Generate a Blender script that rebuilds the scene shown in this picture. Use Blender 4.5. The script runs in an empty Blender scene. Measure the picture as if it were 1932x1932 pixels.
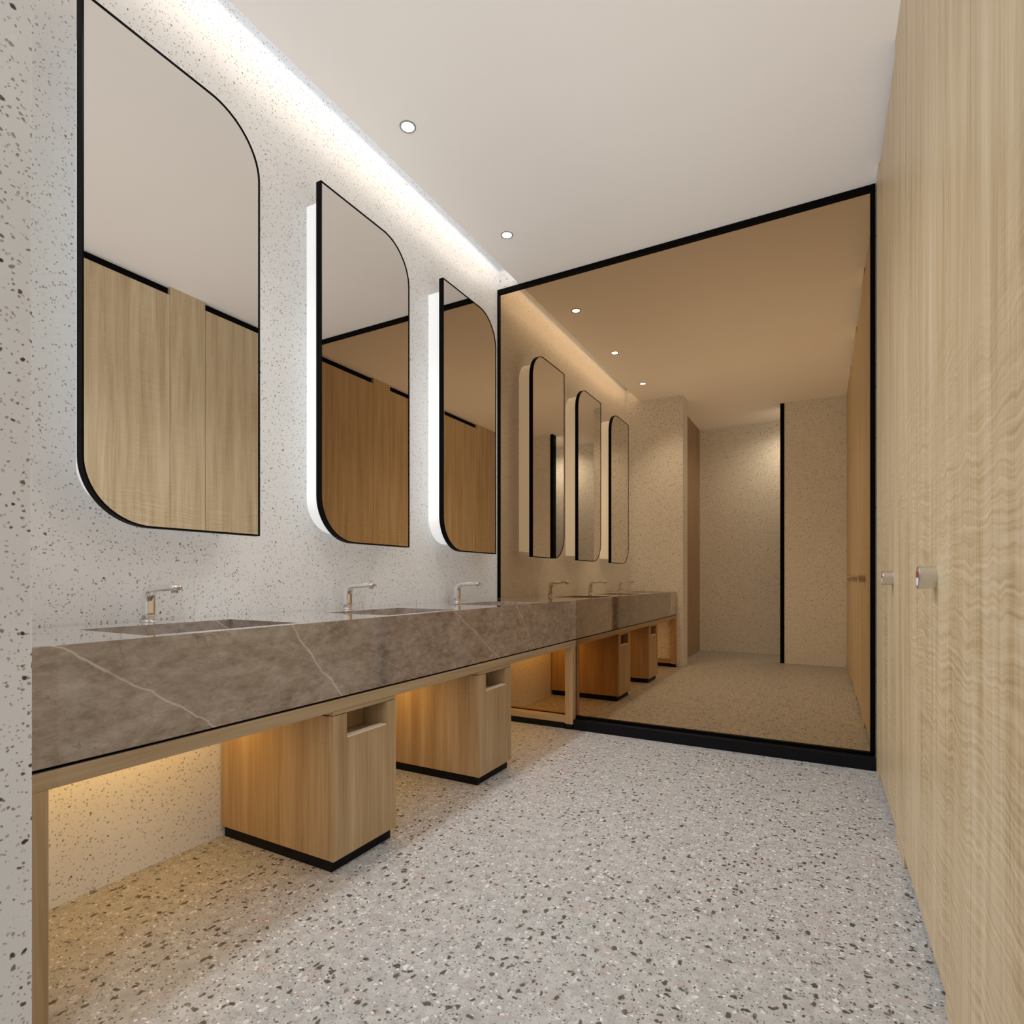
import bpy, bmesh, math
from mathutils import Vector

# ------------------------------------------------------------------ camera, world, exposure
S = bpy.context.scene
C = S.collection
PI = math.pi

cam_d = bpy.data.cameras.new('camera')
cam_d.sensor_width = 36.0
cam_d.lens = 36.0 * 1068 / 1932
cam_d.shift_y = (1092 - 966) / 1932
cam_d.clip_start = 0.02
cam = bpy.data.objects.new('camera', cam_d)
cam.location = (0, 0, 1.0)
cam.rotation_euler = (PI / 2, 0, math.atan((1550 - 966) / 1068))
C.objects.link(cam)
S.camera = cam

AMBIENT = 0.74
W = bpy.data.worlds.new('world')
S.world = W
W.use_nodes = True
W.node_tree.nodes['Background'].inputs[0].default_value = (0.86, 0.965, 1.17, 1)
W.node_tree.nodes['Background'].inputs[1].default_value = 1.0

S.view_settings.view_transform = 'Standard'
S.view_settings.look = 'None'
S.view_settings.exposure = 0.22
S.view_settings.gamma = 1.0
S.view_settings.use_curve_mapping = False
S.cycles.use_denoising = True
S.cycles.max_bounces = 14
S.cycles.diffuse_bounces = 8
S.cycles.glossy_bounces = 8
S.cycles.sample_clamp_indirect = 3.0
# soft ambient fill added by the renderer to brighten the closed room, weaker in corners
S.cycles.use_fast_gi = True
S.cycles.fast_gi_method = 'ADD'
W.light_settings.ao_factor = AMBIENT
W.light_settings.distance = 2.45
S.cycles.caustics_reflective = True
S.cycles.blur_glossy = 0.4
S.cycles.caustics_refractive = False

# light levels
COVE_W, COVE_C = 2.0, (1.0, 0.89, 0.75)
SPOT_W, SPOT_C = 46.0, (0.93, 0.98, 1.0)
REC_W, REC_C = 46.0, (0.82, 0.92, 1.0)
UNDER_W, UNDER_C = 2.0, (1.0, 0.58, 0.16)
BOX_L, BOX_C = 0.34, (0.93, 0.97, 1.0)

# ------------------------------------------------------------------ measures
XL, XR = -2.05, 0.25          # left wall, cubicle front
YG = 3.54                     # bronze mirror
ZC = 3.08                     # ceiling
XC = -1.445                   # counter front
YP = 0.53                     # pier face
XS = -1.87                    # ceiling edge at the slot
YB = -0.35                    # wall behind the camera
YF = -1.16                    # far wall of the recess

# ------------------------------------------------------------------ node helpers
def new_mat(name):
    m = bpy.data.materials.new(name)
    m.use_nodes = True
    nt = m.node_tree
    return m, nt, nt.nodes['Principled BSDF']

class NB:
    def __init__(s, nt): s.nt = nt
    def n(s, t, **kw):
        x = s.nt.nodes.new(t)
        for k, v in kw.items(): setattr(x, k, v)
        return x
    def put(s, node, i, v):
        if hasattr(v, 'is_linked') or isinstance(v, bpy.types.NodeSocket): s.nt.links.new(v, node.inputs[i])
        else: node.inputs[i].default_value = v
    def math(s, op, a, b=0.0, c=0.0):
        x = s.n('ShaderNodeMath', operation=op)
        s.put(x, 0, a); s.put(x, 1, b); s.put(x, 2, c)
        return x.outputs[0]
    def vmath(s, op, a, b):
        x = s.n('ShaderNodeVectorMath', operation=op)
        s.put(x, 0, a); s.put(x, 1, b)
        return x.outputs[0]
    def pos(s): return s.n('ShaderNodeNewGeometry').outputs['Position']
    def sep(s, v):
        x = s.n('ShaderNodeSeparateXYZ'); s.put(x, 0, v); return x.outputs
    def comb(s, a, b, c):
        x = s.n('ShaderNodeCombineXYZ'); s.put(x, 0, a); s.put(x, 1, b); s.put(x, 2, c); return x.outputs[0]
    def noise(s, v, scale, detail=2.0, rough=0.5, dist=0.0):
        x = s.n('ShaderNodeTexNoise')
        s.put(x, 'Vector', v); s.put(x, 'Scale', scale); s.put(x, 'Detail', detail); s.put(x, 'Roughness', rough); s.put(x, 'Distortion', dist)
        return x.outputs
    def voro(s, v, scale):
        x = s.n('ShaderNodeTexVoronoi'); s.put(x, 'Vector', v); s.put(x, 'Scale', scale); return x.outputs
    def step(s, v, a, b, lo=0.0, hi=1.0):
        x = s.n('ShaderNodeMapRange', interpolation_type='SMOOTHSTEP')
        s.put(x, 0, v); s.put(x, 1, a); s.put(x, 2, b); s.put(x, 3, lo); s.put(x, 4, hi)
        return x.outputs[0]
    def mix(s, f, a, b):
        x = s.n('ShaderNodeMix', data_type='RGBA')
        s.put(x, 0, f)
        s.put(x, 6, a if not isinstance(a, tuple) else (*a, 1)); s.put(x, 7, b if not isinstance(b, tuple) else (*b, 1))
        return x.outputs[2]
    def ramp(s, f, stops):
        x = s.n('ShaderNodeValToRGB')
        e = x.color_ramp.elements
        while len(e) < len(stops): e.new(0.5)
        for i, (p, c) in enumerate(stops): e[i].position = p; e[i].color = (*c, 1)
        s.put(x, 0, f)
        return x.outputs[0]
    def chips(s, v, scale, thr, rmin, rmax, soft=0.06):
        """mask of scattered stone chips and one random value per chip"""
        o = s.voro(v, scale)
        rc = s.sep(o['Color'])
        on = s.math('GREATER_THAN', rc[0], thr)
        rad = s.math('MULTIPLY_ADD', rc[1], rmax - rmin, rmin)
        d = s.math('SUBTRACT', rad, o['Distance'])
        m = s.math('MULTIPLY', on, s.step(d, -soft, soft))
        return m, rc[2]

def simple(name, col, rough=0.5, metal=0.0, spec=None, emit=None, estr=0.0):
    m, nt, b = new_mat(name)
    b.inputs['Base Color'].default_value = (*col, 1)
    b.inputs['Roughness'].default_value = rough
    b.inputs['Metallic'].default_value = metal
    if spec is not None: b.inputs['Specular IOR Level'].default_value = spec
    if emit:
        b.inputs['Emission Color'].default_value = (*emit, 1)
        b.inputs['Emission Strength'].default_value = estr
    return m

def wobble(q, v, scale, amp):
    c = q.noise(v, scale, 1.0)['Color']
    c = q.vmath('SUBTRACT', c, (0.5, 0.5, 0.5))
    c = q.vmath('MULTIPLY', c, (amp, amp, amp))
    return q.vmath('ADD', v, c)

def terrazzo_floor():
    m, nt, b = new_mat('grey terrazzo floor')
    q = NB(nt)
    p = wobble(q, wobble(q, q.pos(), 60.0, 0.014), 210.0, 0.005)
    px = q.vmath('MULTIPLY', p, (1.0, 0.58, 1.0))
    py = q.vmath('MULTIPLY', q.vmath('ADD', p, (2.3, 1.9, 0.2)), (0.62, 1.0, 1.0))
    g = q.math('ADD', q.math('MULTIPLY', q.noise(p, 30.0, 3.0)['Fac'], 0.5), q.math('MULTIPLY', q.noise(p, 230.0, 2.0)['Fac'], 0.5))
    col = q.ramp(g, [(0.35, (0.285, 0.280, 0.275)), (0.5, (0.375, 0.370, 0.362)), (0.65, (0.46, 0.455, 0.445))])
    mk, r = q.chips(py, 24.0, 0.40, 0.16, 0.50)
    col = q.mix(q.math('MULTIPLY', mk, 0.8), col, q.ramp(r, [(0.0, (0.30, 0.285, 0.275)), (0.3, (0.44, 0.43, 0.42)), (0.6, (0.38, 0.325, 0.305)), (1.0, (0.32, 0.32, 0.318))]))
    mk, r = q.chips(px, 60.0, 0.50, 0.12, 0.42)
    col = q.mix(mk, col, q.ramp(r, [(0.0, (0.58, 0.575, 0.57)), (0.45, (0.20, 0.19, 0.18)), (0.75, (0.29, 0.25, 0.23)), (1.0, (0.50, 0.49, 0.48))]))
    mk, r = q.chips(q.vmath('ADD', py, (7.3, 2.2, 0.1)), 110.0, 0.70, 0.14, 0.40)
    col = q.mix(mk, col, (0.63, 0.625, 0.62))
    mk, r = q.chips(q.vmath('ADD', px, (1.3, 9.2, 0.7)), 52.0, 0.60, 0.10, 0.36)
    col = q.mix(mk, col, q.ramp(r, [(0.0, (0.045, 0.042, 0.036)), (0.6, (0.095, 0.085, 0.07)), (1.0, (0.18, 0.155, 0.13))]))
    mk, r = q.chips(q.vmath('ADD', py, (4.4, 3.1, 0.5)), 56.0, 0.72, 0.10, 0.36)
    col = q.mix(mk, col, q.ramp(r, [(0.0, (0.05, 0.047, 0.042)), (1.0, (0.15, 0.13, 0.105))]))
    mk, r = q.chips(q.vmath('ADD', p, (5.9, 4.2, 0.2)), 125.0, 0.40, 0.14, 0.40)
    col = q.mix(mk, col, q.ramp(r, [(0.0, (0.04, 0.037, 0.033)), (0.5, (0.13, 0.12, 0.108)), (1.0, (0.25, 0.235, 0.22))]))
    nt.links.new(col, b.inputs['Base Color'])
    b.inputs['Roughness'].default_value = 0.42
    b.inputs['Specular IOR Level'].default_value = 0.3
    return m

def terrazzo_wall():
    m, nt, b = new_mat('white speckled terrazzo wall')
    q = NB(nt)
    p = wobble(q, q.pos(), 110.0, 0.008)
    col = q.mix(q.noise(p, 5.0, 2.0)['Fac'], (0.66, 0.66, 0.66), (0.72, 0.72, 0.72))
    mk, r = q.chips(p, 58.0, 0.72, 0.12, 0.36)
    col = q.mix(q.math('MULTIPLY', mk, 0.5), col, q.ramp(r, [(0.0, (0.60, 0.56, 0.50)), (1.0, (0.80, 0.79, 0.77))]))
    mk, r = q.chips(q.vmath('ADD', p, (4.0, 1.0, 2.0)), 120.0, 0.36, 0.16, 0.42)
    col = q.mix(q.math('MULTIPLY', mk, 0.85), col, q.ramp(r, [(0.0, (0.14, 0.115, 0.09)), (0.5, (0.34, 0.29, 0.24)), (1.0, (0.50, 0.45, 0.39))]))
    mk, r = q.chips(q.vmath('ADD', p, (1.0, 5.0, 3.0)), 56.0, 0.70, 0.10, 0.29)
    col = q.mix(mk, col, q.ramp(r, [(0.0, (0.04, 0.035, 0.03)), (0.6, (0.14, 0.12, 0.10)), (1.0, (0.36, 0.32, 0.28))]))
    mk, r = q.chips(q.vmath('MULTIPLY', q.vmath('ADD', p, (6.0, 2.0, 8.0)), (1.0, 1.0, 0.75)), 46.0, 0.84, 0.06, 0.17)
    col = q.mix(mk, col, q.ramp(r, [(0.0, (0.06, 0.052, 0.045)), (0.5, (0.24, 0.21, 0.18)), (1.0, (0.44, 0.41, 0.37))]))
    nt.links.new(col, b.inputs['Base Color'])
    b.inputs['Roughness'].default_value = 0.32
    b.inputs['Specular IOR Level'].default_value = 0.35
    return m

def wood(name, along, dark, mid, light, ripple=0.0, rough=0.42):
    """straight-grained veneer; along: 'z' grain upright, 'y' or 'x' grain lying"""
    m, nt, b = new_mat(name)
    q = NB(nt)
    x, y, z = q.sep(q.pos())[:3]
    if along == 'z': u, v = q.math('ADD', q.math('MULTIPLY', x, 0.93), y), z
    elif along == 'y': u, v = q.math('ADD', q.math('MULTIPLY', x, 0.9), z), y
    else: u, v = q.math('ADD', q.math('MULTIPLY', y, 0.9), z), x
    sway = q.noise(q.comb(q.math('MULTIPLY', u, 2.0), q.math('MULTIPLY', v, 1.1), 0.0), 1.0, 1.0)['Fac']
    uw = q.math('MULTIPLY_ADD', sway, 0.035, u)
    band = q.noise(q.comb(uw, q.math('MULTIPLY', v, 0.045), 3.0), 17.0, 3.0, 0.6)['Fac']
    fine = q.noise(q.comb(uw, q.math('MULTIPLY', v, 0.02), 7.0), 120.0, 3.0, 0.65)['Fac']
    f = q.math('ADD', q.math('MULTIPLY', band, 0.62), q.math('MULTIPLY', fine, 0.38))
    if ripple:
        w2 = q.noise(q.comb(q.math('MULTIPLY', u, 7.0), q.math('MULTIPLY', v, 2.5), 1.0), 1.0, 2.0)['Fac']
        vv = q.math('MULTIPLY_ADD', w2, 0.085, v)
        rp = q.noise(q.comb(q.math('MULTIPLY', u, 3.5), q.math('MULTIPLY', vv, 105.0), 5.0), 1.0, 2.0)['Fac']
        mk = q.noise(q.comb(q.math('MULTIPLY', u, 1.9), q.math('MULTIPLY', v, 0.8), 9.0), 1.0, 2.0)['Fac']
        mk = q.math('MULTIPLY', q.step(mk, 0.36, 0.56, 0.25, 1.0), q.step(v, 1.25, 1.8, 1.0, 0.25))
        rp = q.math('MULTIPLY', q.math('SUBTRACT', rp, 0.5), q.math('MULTIPLY', mk, ripple))
        f = q.math('ADD', f, rp)
    col = q.ramp(f, [(0.30, dark), (0.50, mid), (0.70, light)])
    nt.links.new(col, b.inputs['Base Color'])
    b.inputs['Roughness'].default_value = rough
    b.inputs['Specular IOR Level'].default_value = 0.3
    return m

def marble():
    m, nt, b = new_mat('brown grey marble')
    q = NB(nt)
    p = q.pos()
    ps = q.vmath('MULTIPLY', p, (1.0, 0.6, 1.25))
    a = q.noise(ps, 9.0, 8.0, 0.66, 0.3)['Fac']
    c = q.noise(q.vmath('ADD', ps, (2, 3, 1)), 34.0, 6.0, 0.72, 0.2)['Fac']
    f = q.math('ADD', q.math('MULTIPLY', a, 0.5), q.math('MULTIPLY', c, 0.5))
    col = q.ramp(f, [(0.36, (0.145, 0.107, 0.083)), (0.46, (0.235, 0.186, 0.153)), (0.54, (0.305, 0.252, 0.218)), (0.66, (0.41, 0.35, 0.31))])
    # dark wandering cracks
    d = q.noise(q.vmath('ADD', ps, (7, 1, 4)), 5.0, 5.0, 0.6, 0.9)['Fac']
    crack = q.step(q.math('ABSOLUTE', q.math('SUBTRACT', d, 0.5)), 0.0, 0.006, 0.5, 0.0)
    crack = q.math('MULTIPLY', crack, q.step(a, 0.42, 0.6))
    col = q.mix(crack, col, (0.10, 0.072, 0.055))
    # pale straight veins: y at the top edge, y run per metre of drop, width, strength
    x, y, z = q.sep(p)[:3]
    wn = q.math('MULTIPLY', q.math('SUBTRACT', q.noise(p, 12.0, 3.0)['Fac'], 0.5), 0.05)
    drop = q.math('SUBTRACT', 0.857, z)
    lat = q.math('MULTIPLY', q.math('SUBTRACT', XC, x), 1.6)
    tot = None
    for y0, slope, wd, st in ((0.60, 1.42, 0.0048, 0.72), (1.21, 0.83, 0.0045, 0.75), (2.10, 1.55, 0.0042, 0.85), (2.70, 0.82, 0.0042, 0.7),
                              (0.98, 2.6, 0.003, 0.28), (1.33, 1.9, 0.003, 0.30), (1.72, 0.5, 0.002, 0.18), (3.16, 1.1, 0.002, 0.2), (2.36, 2.3, 0.0025, 0.2)):
        e = q.math('SUBTRACT', y, q.math('ADD', q.math('MULTIPLY_ADD', drop, slope, y0), lat))
        e = q.math('ABSOLUTE', q.math('ADD', e, wn))
        v = q.step(e, wd * 0.3, wd * 1.3, st, 0.0)
        tot = v if tot is None else q.math('MAXIMUM', tot, v)
    tot = q.math('MULTIPLY', tot, q.step(q.noise(p, 9.0, 2.0)['Fac'], 0.25, 0.55, 0.45, 1.0))
    col = q.mix(tot, col, (0.56, 0.50, 0.45))
    nt.links.new(col, b.inputs['Base Color'])
    b.inputs['Roughness'].default_value = 0.07
    b.inputs['IOR'].default_value = 1.8
    b.inputs['Coat Weight'].default_value = 1.0
    b.inputs['Coat Roughness'].default_value = 0.03
    return m

def mirror(name, col, rough=0.0):
    m, nt, b = new_mat(name)
    nt.nodes.remove(b)
    g = nt.nodes.new('ShaderNodeBsdfGlossy')
    g.inputs['Color'].default_value = (*col, 1)
    g.inputs['Roughness'].default_value = rough
    nt.links.new(g.outputs[0], nt.nodes['Material Output'].inputs[0])
    return m

M = dict(
    floor=terrazzo_floor(), wall=terrazzo_wall(),
    veneer=wood('pale upright veneer', 'z', (0.37, 0.265, 0.140), (0.52, 0.41, 0.26), (0.63, 0.53, 0.385), ripple=0.55),
    oak_up=wood('oak upright grain', 'z', (0.27, 0.165, 0.075), (0.40, 0.275, 0.15), (0.52, 0.39, 0.24)),
    oak_y=wood('oak lying grain', 'y', (0.27, 0.18, 0.095), (0.385, 0.28, 0.17), (0.48, 0.37, 0.245)),
    oak_x=wood('oak cross grain', 'x', (0.27, 0.18, 0.095), (0.385, 0.28, 0.17), (0.48, 0.37, 0.245)),
    brown=wood('brown door veneer', 'z', (0.24, 0.15, 0.09), (0.32, 0.21, 0.13), (0.38, 0.26, 0.17)),
    marble=marble(),
    paint=simple('white ceiling paint', (0.86, 0.84, 0.82), 0.7, spec=0.2),
    black=simple('matt black metal', (0.002, 0.002, 0.002), 0.5, spec=0.06),
    plinth=simple('black plinth', (0.005, 0.005, 0.007), 0.5, spec=0.15),
    glass=mirror('silver grey mirror glass', (0.84, 0.815, 0.785)),
    bronze=mirror('bronze mirror glass', (0.55, 0.385, 0.225), 0.0),
    chrome=simple('polished chrome', (0.95, 0.95, 0.95), 0.07, 1.0),
    steel=simple('brushed steel', (0.72, 0.70, 0.66), 0.28, 1.0),
    cubicle=simple('cubicle shade dark', (0.06, 0.055, 0.05), 0.6),  # dark colour stands in for the unlit cubicle interior
    dark=simple('dark opening', (0.02, 0.02, 0.02), 0.6),
    red=simple('red enamel', (0.30, 0.02, 0.02), 0.4),
    white=simple('white enamel', (0.8, 0.8, 0.8), 0.4),
    alu=simple('pale aluminium', (0.75, 0.74, 0.72), 0.5),
    ring=simple('grey lamp ring', (0.30, 0.30, 0.30), 0.5),
    cream=simple('cream lit edge', (0.72, 0.60, 0.46), 0.4),  # paler than the oak, light on the slot edge put into colour
    acrylic=simple('lit white acrylic', (0.85, 0.85, 0.84), 0.4, emit=BOX_C, estr=BOX_L),
    lens=simple('lit lamp lens', (0.9, 0.9, 0.9), 0.4, emit=(1, 0.97, 0.93), estr=9.0),
    led=simple('lit warm diffuser', (0.9, 0.9, 0.9), 0.4, emit=UNDER_C, estr=3.0),
    coveled=simple('lit cove diffuser', (0.9, 0.9, 0.9), 0.4, emit=COVE_C, estr=4.0),
)

# ------------------------------------------------------------------ geometry helpers
def box(bm, x0, x1, y0, y1, z0, z1, bev=0.0):
    vs = [bm.verts.new((x, y, z)) for x in (x0, x1) for y in (y0, y1) for z in (z0, z1)]
    fs = []
    for a in ((0, 1, 3, 2), (4, 6, 7, 5), (0, 4, 5, 1), (2, 3, 7, 6), (0, 2, 6, 4), (1, 5, 7, 3)):
        fs.append(bm.faces.new([vs[i] for i in a]))
    if bev:
        es = list({e for f in fs for e in f.edges})
        bmesh.ops.bevel(bm, geom=es, offset=bev, segments=2, profile=0.5, affect='EDGES')

def finish(name, bm, mat, parent=None, loc=None, smooth=False):
    bmesh.ops.recalc_face_normals(bm, faces=bm.faces)
    me = bpy.data.meshes.new(name)
    bm.to_mesh(me); bm.free()
    for mm in (mat if isinstance(mat, (list, tuple)) else [mat]): me.materials.append(mm)
    if smooth:
        for p in me.polygons: p.use_smooth = True
    o = bpy.data.objects.new(name, me)
    C.objects.link(o)
    if loc: o.location = loc
    if parent: o.parent = parent
    return o

def boxes(name, lst, mat, parent=None, loc=None, bev=0.0):
    bm = bmesh.new()
    for b in lst: box(bm, *b, bev)
    return finish(name, bm, mat, parent, loc)

def tag(o, label, cat, group=None, kind=None):
    o['label'] = label; o['category'] = cat
    if group: o['group'] = group
    if kind: o['kind'] = kind
    return o

def thing(name, loc, label, cat, group=None, kind=None):
    o = bpy.data.objects.new(name, None)
    o.empty_display_size = 0.05
    C.objects.link(o)
    o.location = loc
    return tag(o, label, cat, group, kind)

def structure(name, lst, mat, label=None, bev=0.0):
    o = boxes(name, lst, mat, None, None, bev)
    o['kind'] = 'structure'
    if label: o['label'] = label
    return o

def copy_thing(root, loc, label):
    r = root.copy(); C.objects.link(r)
    r.location = loc; r['label'] = label
    def rec(src, dst):
        for ch in list(src.children):
            c = ch.copy(); C.objects.link(c); c.parent = dst
            rec(ch, c)
    rec(root, r)
    return r

def cyl(bm, c, axis, r0, r1, length, n=40, cap0=True, cap1=True):
    """lathe-like frustum from c along axis"""
    a = Vector(axis).normalized()
    t = Vector((0, 0, 1)) if abs(a.z) < 0.9 else Vector((1, 0, 0))
    u = a.cross(t).normalized(); w = a.cross(u)
    c = Vector(c)
    r_a = [bm.verts.new(c + (u * math.cos(2*PI*i/n) + w * math.sin(2*PI*i/n)) * r0) for i in range(n)]
    r_b = [bm.verts.new(c + a * length + (u * math.cos(2*PI*i/n) + w * math.sin(2*PI*i/n)) * r1) for i in range(n)]
    for i in range(n):
        bm.faces.new((r_a[i], r_a[(i+1) % n], r_b[(i+1) % n], r_b[i]))
    if cap0: bm.faces.new(r_a)
    if cap1: bm.faces.new(r_b)

def lathe(bm, c, axis, prof, n=40):
    """prof: list of (distance along axis, radius)"""
    a = Vector(axis).normalized()
    t = Vector((0, 0, 1)) if abs(a.z) < 0.9 else Vector((1, 0, 0))
    u = a.cross(t).normalized(); w = a.cross(u); c = Vector(c)
    rings = []
    for d, r in prof:
        rings.append([bm.verts.new(c + a*d + (u*math.cos(2*PI*i/n) + w*math.sin(2*PI*i/n))*max(r, 1e-5)) for i in range(n)])
    for A, B in zip(rings, rings[1:]):
        for i in range(n): bm.faces.new((A[i], A[(i+1) % n], B[(i+1) % n], B[i]))
    return rings

def area_light(name, parent, loc, rot, sx, sy, power, col, spread=PI):
    d = bpy.data.lights.new(name, 'AREA')
    d.shape = 'RECTANGLE'; d.size = sx; d.size_y = sy
    d.energy = power; d.color = col; d.spread = spread
    o = bpy.data.objects.new(name, d)
    C.objects.link(o)
    o.parent = parent; o.location = loc; o.rotation_euler = rot
    return o

# ------------------------------------------------------------------ the setting
structure('floor', [(-2.2, 1.6, -1.3, 3.7, -0.1, 0.0)], M['floor'], 'grey terrazzo floor with white and dark stone chips')
structure('ceiling', [(XS, 1.6, -1.3, YG + 0.02, ZC, ZC + 0.12)], M['paint'], 'plain white ceiling')
structure('trim_1', [(-2.2, XS + 0.3, YP - 0.1, YG + 0.1, 3.46, 3.52)], M['paint'], 'roof of the light slot above the mirrors')
structure('wall_left', [(XL - 0.12, XL, YP - 0.02, YG + 0.1, 0, 3.46)], M['wall'], 'white speckled terrazzo wall behind the mirrors')
structure('wall_end', [(XL, 1.6, YG + 0.012, YG + 0.12, 0, 3.46)], M['wall'], 'end wall behind the bronze mirror')
structure('wall_pier', [(XL - 0.12, -1.375, 0.29, YP, 0, 3.46)], M['wall'], 'white speckled terrazzo pier at the near end of the counter', bev=0.004)
structure('wall_recess', [(-1.62, -1.5, YF - 0.1, 0.29, 0, ZC)], M['brown'], 'brown wood wall beside the recess')
structure('wall_far', [(-1.62, 1.6, YF - 0.12, YF, 0, ZC)], M['wall'], 'speckled far wall of the recess')
structure('wall_rear', [(-0.386, XR + 0.1, YB - 0.1, YB, 0, ZC)], M['wall'], 'speckled terrazzo wall facing the bronze mirror')
structure('trim_2', [(-0.431, -0.386, YB - 0.1, YB + 0.004, 0, ZC)], M['black'], 'dark metal edge of the terrazzo wall')
structure('wall_right', [(0.8, 0.9, -1.3, YG + 0.1, 0, ZC)], M['cubicle'], 'back wall of the toilet cubicles, coloured dark as shade')  # set close and coloured dark so the door gaps look shaded
structure('trim_3', [(XR + 0.034, XR + 0.10, YB - 0.1, YG - 0.002, 3.021, ZC)], M['black'], 'black strip painted as the shade in the gap above the cubicle doors')  # solid black strip, its colour supplies the darkness of the gap
structure('door_1', [(-1.5, -1.485, -0.95, -0.15, 0.0, 2.31)], M['brown'], 'brown wooden door beside the recess')

# ------------------------------------------------------------------ cove light in the slot
cv = thing('cove_light', (XS - 0.002, YP, 3.17), 'long cove light strip hidden in the ceiling slot above the mirrors', 'light strip')
L = YG - YP - 0.01
boxes('profile', [(-0.06, 0.0, 0.005, L, 0.030, 0.036), (-0.006, 0.0, 0.005, L, 0.0, 0.030)], M['alu'], cv)
boxes('diffuser', [(-0.009, -0.006, 0.01, L - 0.005, 0.010, 0.024)], M['coveled'], cv)
area_light('cove_lamp', cv, (-0.0105, L / 2, 0.017), (0, PI / 2, 0), 0.012, L - 0.02, COVE_W, COVE_C)

# ------------------------------------------------------------------ downlights
def downlight(x, y, label, group, watts, col, cone, tilt, soft=0.10):
    t = thing('downlight', (x, y, ZC), label, 'downlight', group)
    bm = bmesh.new()
    lathe(bm, (0, 0, 0), (0, 0, -1), [(-0.02, 0.029), (0.003, 0.029), (0.004, 0.031), (0.003, 0.037), (-0.001, 0.038)], 48)
    finish('trim_ring', bm, M['ring'], t, smooth=True)
    bm = bmesh.new()
    cyl(bm, (0, 0, 0.006), (0, 0, -1), 0.029, 0.029, 0.006, 48)
    finish('lens', bm, M['lens'], t)
    d = bpy.data.lights.new('downlight_lamp', 'SPOT')
    d.energy = watts; d.color = col; d.spot_size = math.radians(cone); d.spot_blend = 0.75; d.shadow_soft_size = soft
    o = bpy.data.objects.new('downlight_lamp', d); C.objects.link(o)
    o.parent = t; o.location = (0, 0, -0.036); o.rotation_euler = (0, math.radians(-tilt), 0)
    return t
d0 = downlight(-1.67, 1.12, 'round recessed downlight nearest the terrazzo pier, seen in the bronze mirror', 'round downlights over the counter', SPOT_W, SPOT_C, 116, 17)
copy_thing(d0, (-1.67, 2.055, ZC), 'round recessed downlight in the ceiling above the middle wall mirror')
copy_thing(d0, (-1.67, 2.99, ZC), 'round recessed downlight in the ceiling nearest the bronze mirror')

downlight(-0.25, -0.66, 'added unseen fill downlight in the recess behind the rear terrazzo wall', None, REC_W, REC_C, 165, 0, 0.02)  # unseen lamp, added to cool the pier and brighten the far wall

# ------------------------------------------------------------------ bronze mirror wall
bz = thing('mirror_panel', (0, YG, 0), 'full height bronze mirror in a black frame covering the end wall', 'mirror')
boxes('glass', [(XL + 0.004, XR - 0.004, 0.0, 0.01, 0.06, ZC - 0.005)], M['bronze'], bz)
boxes('top_rail', [(XL + 0.002, XR - 0.002, -0.014, 0.01, ZC - 0.031, ZC - 0.001)], M['black'], bz)
boxes('left_stile', [(XL + 0.001, XL + 0.014, -0.014, 0.01, 0.068, 0.545), (XL + 0.001, XL + 0.014, -0.014, 0.01, 0.859, ZC - 0.031)], M['black'], bz)
boxes('right_stile', [(XR - 0.024, XR - 0.002, -0.014, 0.01, 0.068, ZC - 0.031)], M['black'], bz)
boxes('bottom_rail', [(XC + 0.003, XR - 0.024, -0.014, 0.01, 0.068, 0.083)], M['black'], bz)
boxes('skirting', [(XC + 0.003, XR - 0.002, -0.058, 0.01, 0.0, 0.066)], M['plinth'], bz, bev=0.002)

# ------------------------------------------------------------------ vanity counter
BAS = [(0.81, 1.28), (1.71, 2.18), (2.61, 3.08)]
BX0, BX1 = -1.835, -1.49
ZT, ZB = 0.857, 0.597
Y0, Y1 = YP + 0.002, YG - 0.0015
bm = bmesh.new()
xs = [XL + 0.002, BX0, BX1, XC]
ys = [Y0] + [v for b_ in BAS for v in b_] + [Y1]
gv = {(i, j): bm.verts.new((x, y, ZT)) for i, x in enumerate(xs) for j, y in enumerate(ys)}
for i in range(3):
    for j in range(len(ys) - 1):
        if i == 1 and j % 2 == 1: continue
        bm.faces.new((gv[i, j], gv[i+1, j], gv[i+1, j+1], gv[i, j+1]))
nj = len(ys) - 1
lo = {}
for i in range(4):
    for j in (0, nj): lo[i, j] = bm.verts.new((xs[i], ys[j], ZB))
for j in range(1, nj):
    for i in (0, 3): lo[i, j] = bm.verts.new((xs[i], ys[j], ZB))
for j in range(nj):
    for i in (0, 3): bm.faces.new((gv[i, j], gv[i, j+1], lo[i, j+1], lo[i, j]))
for i in range(3):
    for j in (0, nj): bm.faces.new((gv[i, j], gv[i+1, j], lo[i+1, j], lo[i, j]))
bm.faces.new([lo[i, 0] for i in range(4)] + [lo[3, j] for j in range(1, nj)] + [lo[i, nj] for i in (3, 2, 1, 0)] + [lo[0, j] for j in range(nj - 1, 0, -1)])
es = [e for e in bm.edges if all(abs(v.co.x - XC) < 1e-5 for v in e.verts) and abs(e.verts[0].co.z - e.verts[1].co.z) < 1e-5]
bmesh.ops.bevel(bm, geom=es, offset=0.003, segments=2, profile=0.5, affect='EDGES')
ct = finish('vanity_counter', bm, M['marble'])
tag(ct, 'long thick brown grey marble counter with white veins along the terrazzo wall', 'counter')
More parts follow.
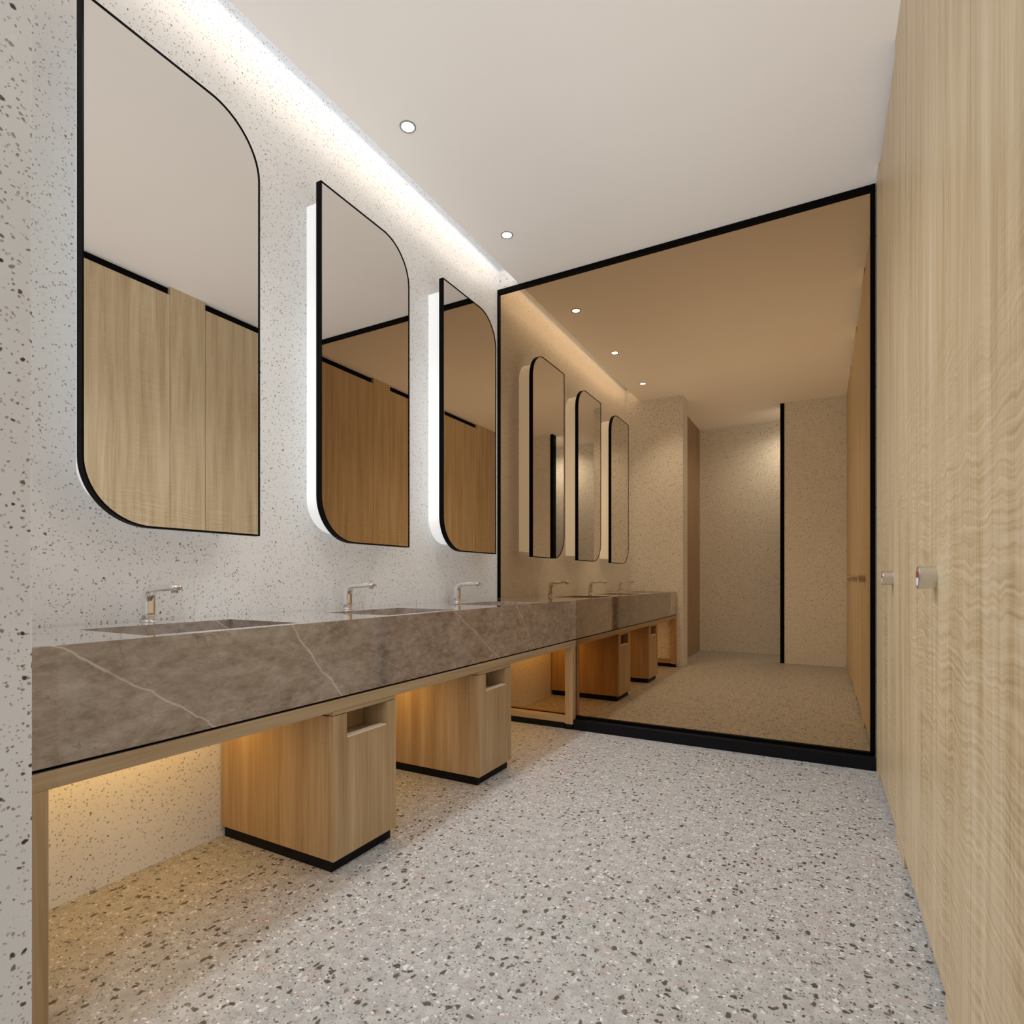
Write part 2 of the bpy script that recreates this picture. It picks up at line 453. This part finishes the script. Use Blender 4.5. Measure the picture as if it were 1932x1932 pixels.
for (a, b_) in BAS:
    bm = bmesh.new()
    zb = 0.735
    t4 = [bm.verts.new(p) for p in ((BX0, a, ZT), (BX1, a, ZT), (BX1, b_, ZT), (BX0, b_, ZT))]
    u4 = [bm.verts.new(p) for p in ((BX0 + .004, a + .004, zb), (BX1 - .004, a + .004, zb), (BX1 - .004, b_ - .004, zb), (BX0 + .004, b_ - .004, zb))]
    for i in range(4): bm.faces.new((t4[i], t4[(i+1) % 4], u4[(i+1) % 4], u4[i]))
    bm.faces.new(u4)
    bs = finish('basin', bm, M['marble'], ct)
    bm = bmesh.new()
    lathe(bm, ((BX0 + BX1) / 2, (a + b_) / 2, zb), (0, 0, 1), [(0.0, 0.032), (0.004, 0.030), (0.004, 0.022), (0.0015, 0.021), (0.0015, 0.0)], 32)
    finish('drain', bm, M['chrome'], bs, smooth=True)

# ------------------------------------------------------------------ wooden vanity frame under the counter
fr = thing('vanity_stand', (XC, YP, 0), 'pale oak frame carrying the marble counter, with an apron and two end legs', 'frame')
LF = YG - 0.003 - YP
boxes('apron', [(-0.03, 0.0, 0.002, LF, 0.55, 0.589)], M['oak_y'], fr, bev=0.0012)
boxes('soffit', [(XL - XC + 0.004, -0.031, 0.002, LF, 0.566, 0.580)], M['oak_y'], fr)
boxes('shadow_gap', [(XL - XC + 0.004, -0.012, 0.004, LF - 0.002, 0.589, 0.597)], M['black'], fr)
for (a, b_) in ((0.002, 0.055), (2.950, 3.004)):
    lg = boxes('leg', [(-0.055, 0.0, a, b_, 0.034, 0.55)], M['oak_up'], fr, bev=0.0012)
    boxes('foot', [(-0.053, -0.004, a + 0.002, b_ - 0.002, 0.0, 0.034)], M['plinth'], lg)
    boxes('bottom_rail', [(XL - XC + 0.004, -0.055, a + 0.004, b_ - 0.012, 0.040, 0.084)], M['oak_x'], fr, bev=0.001)
    boxes('rail_plinth', [(XL - XC + 0.006, -0.06, a + 0.006, b_ - 0.014, 0.0, 0.040)], M['plinth'], fr)
for (a, b_) in ((0.575, 1.375), (1.715, 2.30), (2.64, 3.47)):
    a -= YP; b_ -= YP
    st = boxes('light_strip', [(-0.462, -0.447, a + 0.02, b_ - 0.02, 0.558, 0.5655)], M['led'], fr)
    area_light('strip_lamp', st, (-0.4545, (a + b_) / 2, 0.556), (0, 0, 0), 0.014, b_ - a - 0.05, UNDER_W * (b_ - a), UNDER_C)

# ------------------------------------------------------------------ bin cabinets
def bin_cabinet(y, label):
    t = thing('bin_cabinet', (XC, y, 0), label, 'cabinet', 'oak bin cabinets under the counter')
    w, dp = 0.32, XL - XC + 0.004
    # carcass, open at the front behind the niche
    bm = bmesh.new()
    box(bm, dp, -0.1205, 0.0, w, 0.042, 0.533, 0.001)
    box(bm, -0.1205, -0.0205, 0.0, w, 0.042, 0.440, 0.001)
    box(bm, -0.1205, -0.0205, 0.0, 0.060, 0.440, 0.533, 0.001)
    box(bm, -0.1205, -0.0205, 0.268, w, 0.440, 0.533, 0.001)
    finish('body', bm, M['oak_up'], t)
    n0, n1, nz = 0.063, 0.266, 0.449
    bm = bmesh.new()
    pts = [(0, 0.042), (w, 0.042), (w, 0.534), (n1, 0.534), (n1, nz), (n0, nz), (n0, 0.534), (0, 0.534)]
    f0 = [bm.verts.new((0.0, a, b_)) for a, b_ in pts]
    f1 = [bm.verts.new((-0.0195, a, b_)) for a, b_ in pts]
    for i in range(8): bm.faces.new((f0[i], f0[(i+1) % 8], f1[(i+1) % 8], f1[i]))
    bm.faces.new((f0[0], f0[1], f0[4], f0[5])); bm.faces.new((f0[1], f0[2], f0[3], f0[4])); bm.faces.new((f0[0], f0[5], f0[6], f0[7]))
    bm.faces.new((f1[0], f1[1], f1[4], f1[5])); bm.faces.new((f1[1], f1[2], f1[3], f1[4])); bm.faces.new((f1[0], f1[5], f1[6], f1[7]))
    fp = finish('front_panel', bm, M['oak_up'], t)
    lp = boxes('niche_lit_edge', [(-0.030, 0.0008, n0 + 0.001, n1 - 0.001, nz, nz + 0.0035)], M['cream'], fp)  # pale strip paints the light on the panel's top edge
    lp['label'] = 'cream strip painted as the lit edge of the waste slot'
    boxes('lid', [(dp, -0.0008, 0.0, w, 0.5365, 0.5495)], M['oak_y'], t, bev=0.001)
    boxes('plinth', [(dp + 0.01, -0.018, 0.010, w - 0.012, 0.0, 0.042)], M['plinth'], t)
    return t
c0 = bin_cabinet(1.386, 'oak bin cabinet with a waste slot, nearer the terrazzo pier')
copy_thing(c0, (XC, 2.312, 0), 'oak bin cabinet with a waste slot, nearer the bronze mirror')

# ------------------------------------------------------------------ faucets
def faucet(y, label):
    t = thing('faucet', (-1.945, y, ZT), label, 'faucet', 'chrome faucets at the basins')
    # swept rounded bar: column then spout; (x, z, half thickness, half width, angle)
    path = [(0.0, 0.004, 0.0185, 0.0185, 90), (0.0, 0.03, 0.0185, 0.0185, 90), (0.0, 0.065, 0.0185, 0.0185, 90), (0.001, 0.082, 0.0185, 0.0188, 84),
            (0.006, 0.097, 0.017, 0.0190, 62), (0.017, 0.1065, 0.0130, 0.0190, 34), (0.036, 0.110, 0.0125, 0.0195, 9), (0.085, 0.1125, 0.0115, 0.0195, 2.5),
            (0.135, 0.1145, 0.0105, 0.0195, 2), (0.155, 0.1145, 0.0078, 0.0180, -10), (0.162, 0.1125, 0.005, 0.0150, -16)]
    n = 24
    bm = bmesh.new()
    rings = []
    for (x, z, ht, hw, an) in path:
        a = math.radians(an)
        nx, nz_ = -math.sin(a), math.cos(a)
        ring = []
        for i in range(n):
            th = 2 * PI * i / n
            c_, s_ = math.cos(th), math.sin(th)
            e = 0.7
            cu = math.copysign(abs(c_) ** e, c_); su = math.copysign(abs(s_) ** e, s_)
            ring.append(bm.verts.new((x + nx * su * ht, cu * hw, z + nz_ * su * ht)))
        rings.append(ring)
    for A, B in zip(rings, rings[1:]):
        for i in range(n): bm.faces.new((A[i], A[(i+1) % n], B[(i+1) % n], B[i]))
    bm.faces.new(rings[0]); bm.faces.new(rings[-1])
    finish('spout', bm, M['chrome'], t, smooth=True)
    bm = bmesh.new()
    lathe(bm, (0, 0, 0), (0, 0, 1), [(0, 0.0), (0.0, 0.0235), (0.003, 0.0235), (0.004, 0.021), (0.004, 0.0)], 36)
    finish('base_ring', bm, M['chrome'], t, smooth=True)
    bm = bmesh.new()
    lathe(bm, (0.146, 0, 0.109), (-0.1, 0, -1), [(0, 0.0105), (0.010, 0.0105), (0.011, 0.009), (0.008, 0.008), (0.008, 0.0)], 28)
    finish('aerator', bm, M['steel'], t, smooth=True)
    return t
f0_ = faucet(1.062, 'chrome faucet behind the basin nearest the terrazzo pier')
copy_thing(f0_, (-1.945, 1.955, ZT), 'chrome faucet behind the middle basin')
copy_thing(f0_, (-1.945, 2.862, ZT), 'chrome faucet behind the basin nearest the bronze mirror')

# ------------------------------------------------------------------ wall mirrors with light boxes
def outline(w, h, r, inset=0.0, n=18):
    """y-z outline, round at the upper far corner and the lower near corner"""
    y0, y1, z0, z1 = inset, w - inset, inset, h - inset
    r = r - inset
    pts = [(y1, z0)]
    pts += [(y1 - r + r * math.cos(k / n * PI / 2), z1 - r + r * math.sin(k / n * PI / 2)) for k in range(n + 1)]
    pts += [(y0, z1)]
    pts += [(y0 + r - r * math.cos(k / n * PI / 2), z0 + r - r * math.sin(k / n * PI / 2)) for k in range(n + 1)]
    return pts

def prism(bm, pts, x0, x1):
    a = [bm.verts.new((x0, p[0], p[1])) for p in pts]
    b_ = [bm.verts.new((x1, p[0], p[1])) for p in pts]
    n = len(pts)
    for i in range(n): bm.faces.new((a[i], a[(i+1) % n], b_[(i+1) % n], b_[i]))
    bm.faces.new(a); bm.faces.new(b_)

def ring_prism(bm, po, pi, x0, x1):
    n = len(po)
    R = [[bm.verts.new((x, p[0], p[1])) for p in P] for x, P in ((x0, po), (x1, po), (x1, pi), (x0, pi))]
    for k in range(4):
        A, B = R[k], R[(k+1) % 4]
        for i in range(n): bm.faces.new((A[i], A[(i+1) % n], B[(i+1) % n], B[i]))

def wall_mirror(y, label):
    t = thing('wall_mirror', (XL, y, 1.165), label, 'mirror', 'black framed mirrors on the terrazzo wall')
    w, h, r = 0.602, 1.567, 0.20
    bm = bmesh.new()
    prism(bm, [(p[0], p[1]) for p in outline(w, h, r, 0.047)], 0.001, 0.112)
    lb = finish('light_box', bm, M['acrylic'], t)
    lb['label'] = 'lit white box behind the mirror'
    bm = bmesh.new()
    ring_prism(bm, outline(w, h, r), outline(w, h, r, 0.0055), 0.113, 0.143)
    finish('frame', bm, M['black'], t)
    bm = bmesh.new()
    prism(bm, outline(w, h, r, 0.0056), 0.1135, 0.1405)
    finish('glass', bm, M['glass'], t)
    return t
m0 = wall_mirror(0.853, 'tall black framed wall mirror nearest the terrazzo pier')
copy_thing(m0, (XL, 1.759, 1.165), 'tall black framed wall mirror in the middle of the row')
copy_thing(m0, (XL, 2.665, 1.165), 'tall black framed wall mirror nearest the bronze end mirror')

# ------------------------------------------------------------------ toilet cubicle front
def door_thing(y0, y1, label):
    t = thing('cubicle_door', (XR, y0, 0), label, 'door', 'pale veneer cubicle doors', kind='thing')
    boxes('panel', [(0.0, 0.032, 0.003, y1 - y0 - 0.003, 0.045, 3.02)], M['veneer'], t, bev=0.0012)
    k = (0.0, 0.13 if y0 < 2 else 0.075, 1.003)
    bm = bmesh.new()
    lathe(bm, k, (-1, 0, 0), [(0.0, 0.0), (0.0, 0.0285), (0.034, 0.0285), (0.037, 0.0275), (0.0375, 0.022), (0.036, 0.0215), (0.036, 0.0)], 40)
    kb = finish('lock_knob', bm, M['steel'], t, smooth=False)
    kb['label'] = 'round steel lock knob'
    bm = bmesh.new()
    cyl(bm, (k[0] - 0.036, k[1], k[2]), (-1, 0, 0), 0.021, 0.021, 0.0012, 32)
    me = finish('indicator', bm, M['white'], kb)
    bm = bmesh.new()
    n = 20
    ring = [(0.019 * math.cos(PI * i / n), 0.019 * math.sin(PI * i / n)) for i in range(n + 1)]
    va = [bm.verts.new((k[0] - 0.0372, k[1] + a, k[2] + b_)) for a, b_ in ring]
    vb = [bm.verts.new((k[0] - 0.0378, k[1] + a, k[2] + b_)) for a, b_ in ring]
    bm.faces.new(va); bm.faces.new(vb)
    for i in range(n + 1): bm.faces.new((va[i], va[(i+1) % (n+1)], vb[(i+1) % (n+1)], vb[i]))
    rd = finish('indicator_sign', bm, M['red'], kb)
    rd['label'] = 'red half of the lock indicator'
    return t
def pilaster(y0, y1, label):
    o = boxes('cubicle_pilaster', [(XR, XR + 0.032, y0, y1, 0.0, ZC)], M['veneer'], None, None, 0.0012)
    return tag(o, label, 'panel', 'veneer pilasters between the cubicle doors', kind='thing')
pilaster(YB + 0.002, 0.62, 'pale veneer cubicle pilaster beside the rear terrazzo wall')
door_thing(0.62, 1.37, 'pale veneer cubicle door nearest the viewer, at the frame edge')
pilaster(1.37, 1.62, 'pale veneer pilaster on the near side of the middle cubicle door')
door_thing(1.62, 2.37, 'pale veneer cubicle door with the lock knob nearest the viewer')
pilaster(2.37, 2.63, 'pale veneer pilaster between the two lock knobs')
door_thing(2.63, 3.36, 'pale veneer cubicle door carrying the lock knob nearest the bronze mirror')
pilaster(3.36, YG - 0.062, 'narrow pale veneer pilaster touching the bronze mirror frame')
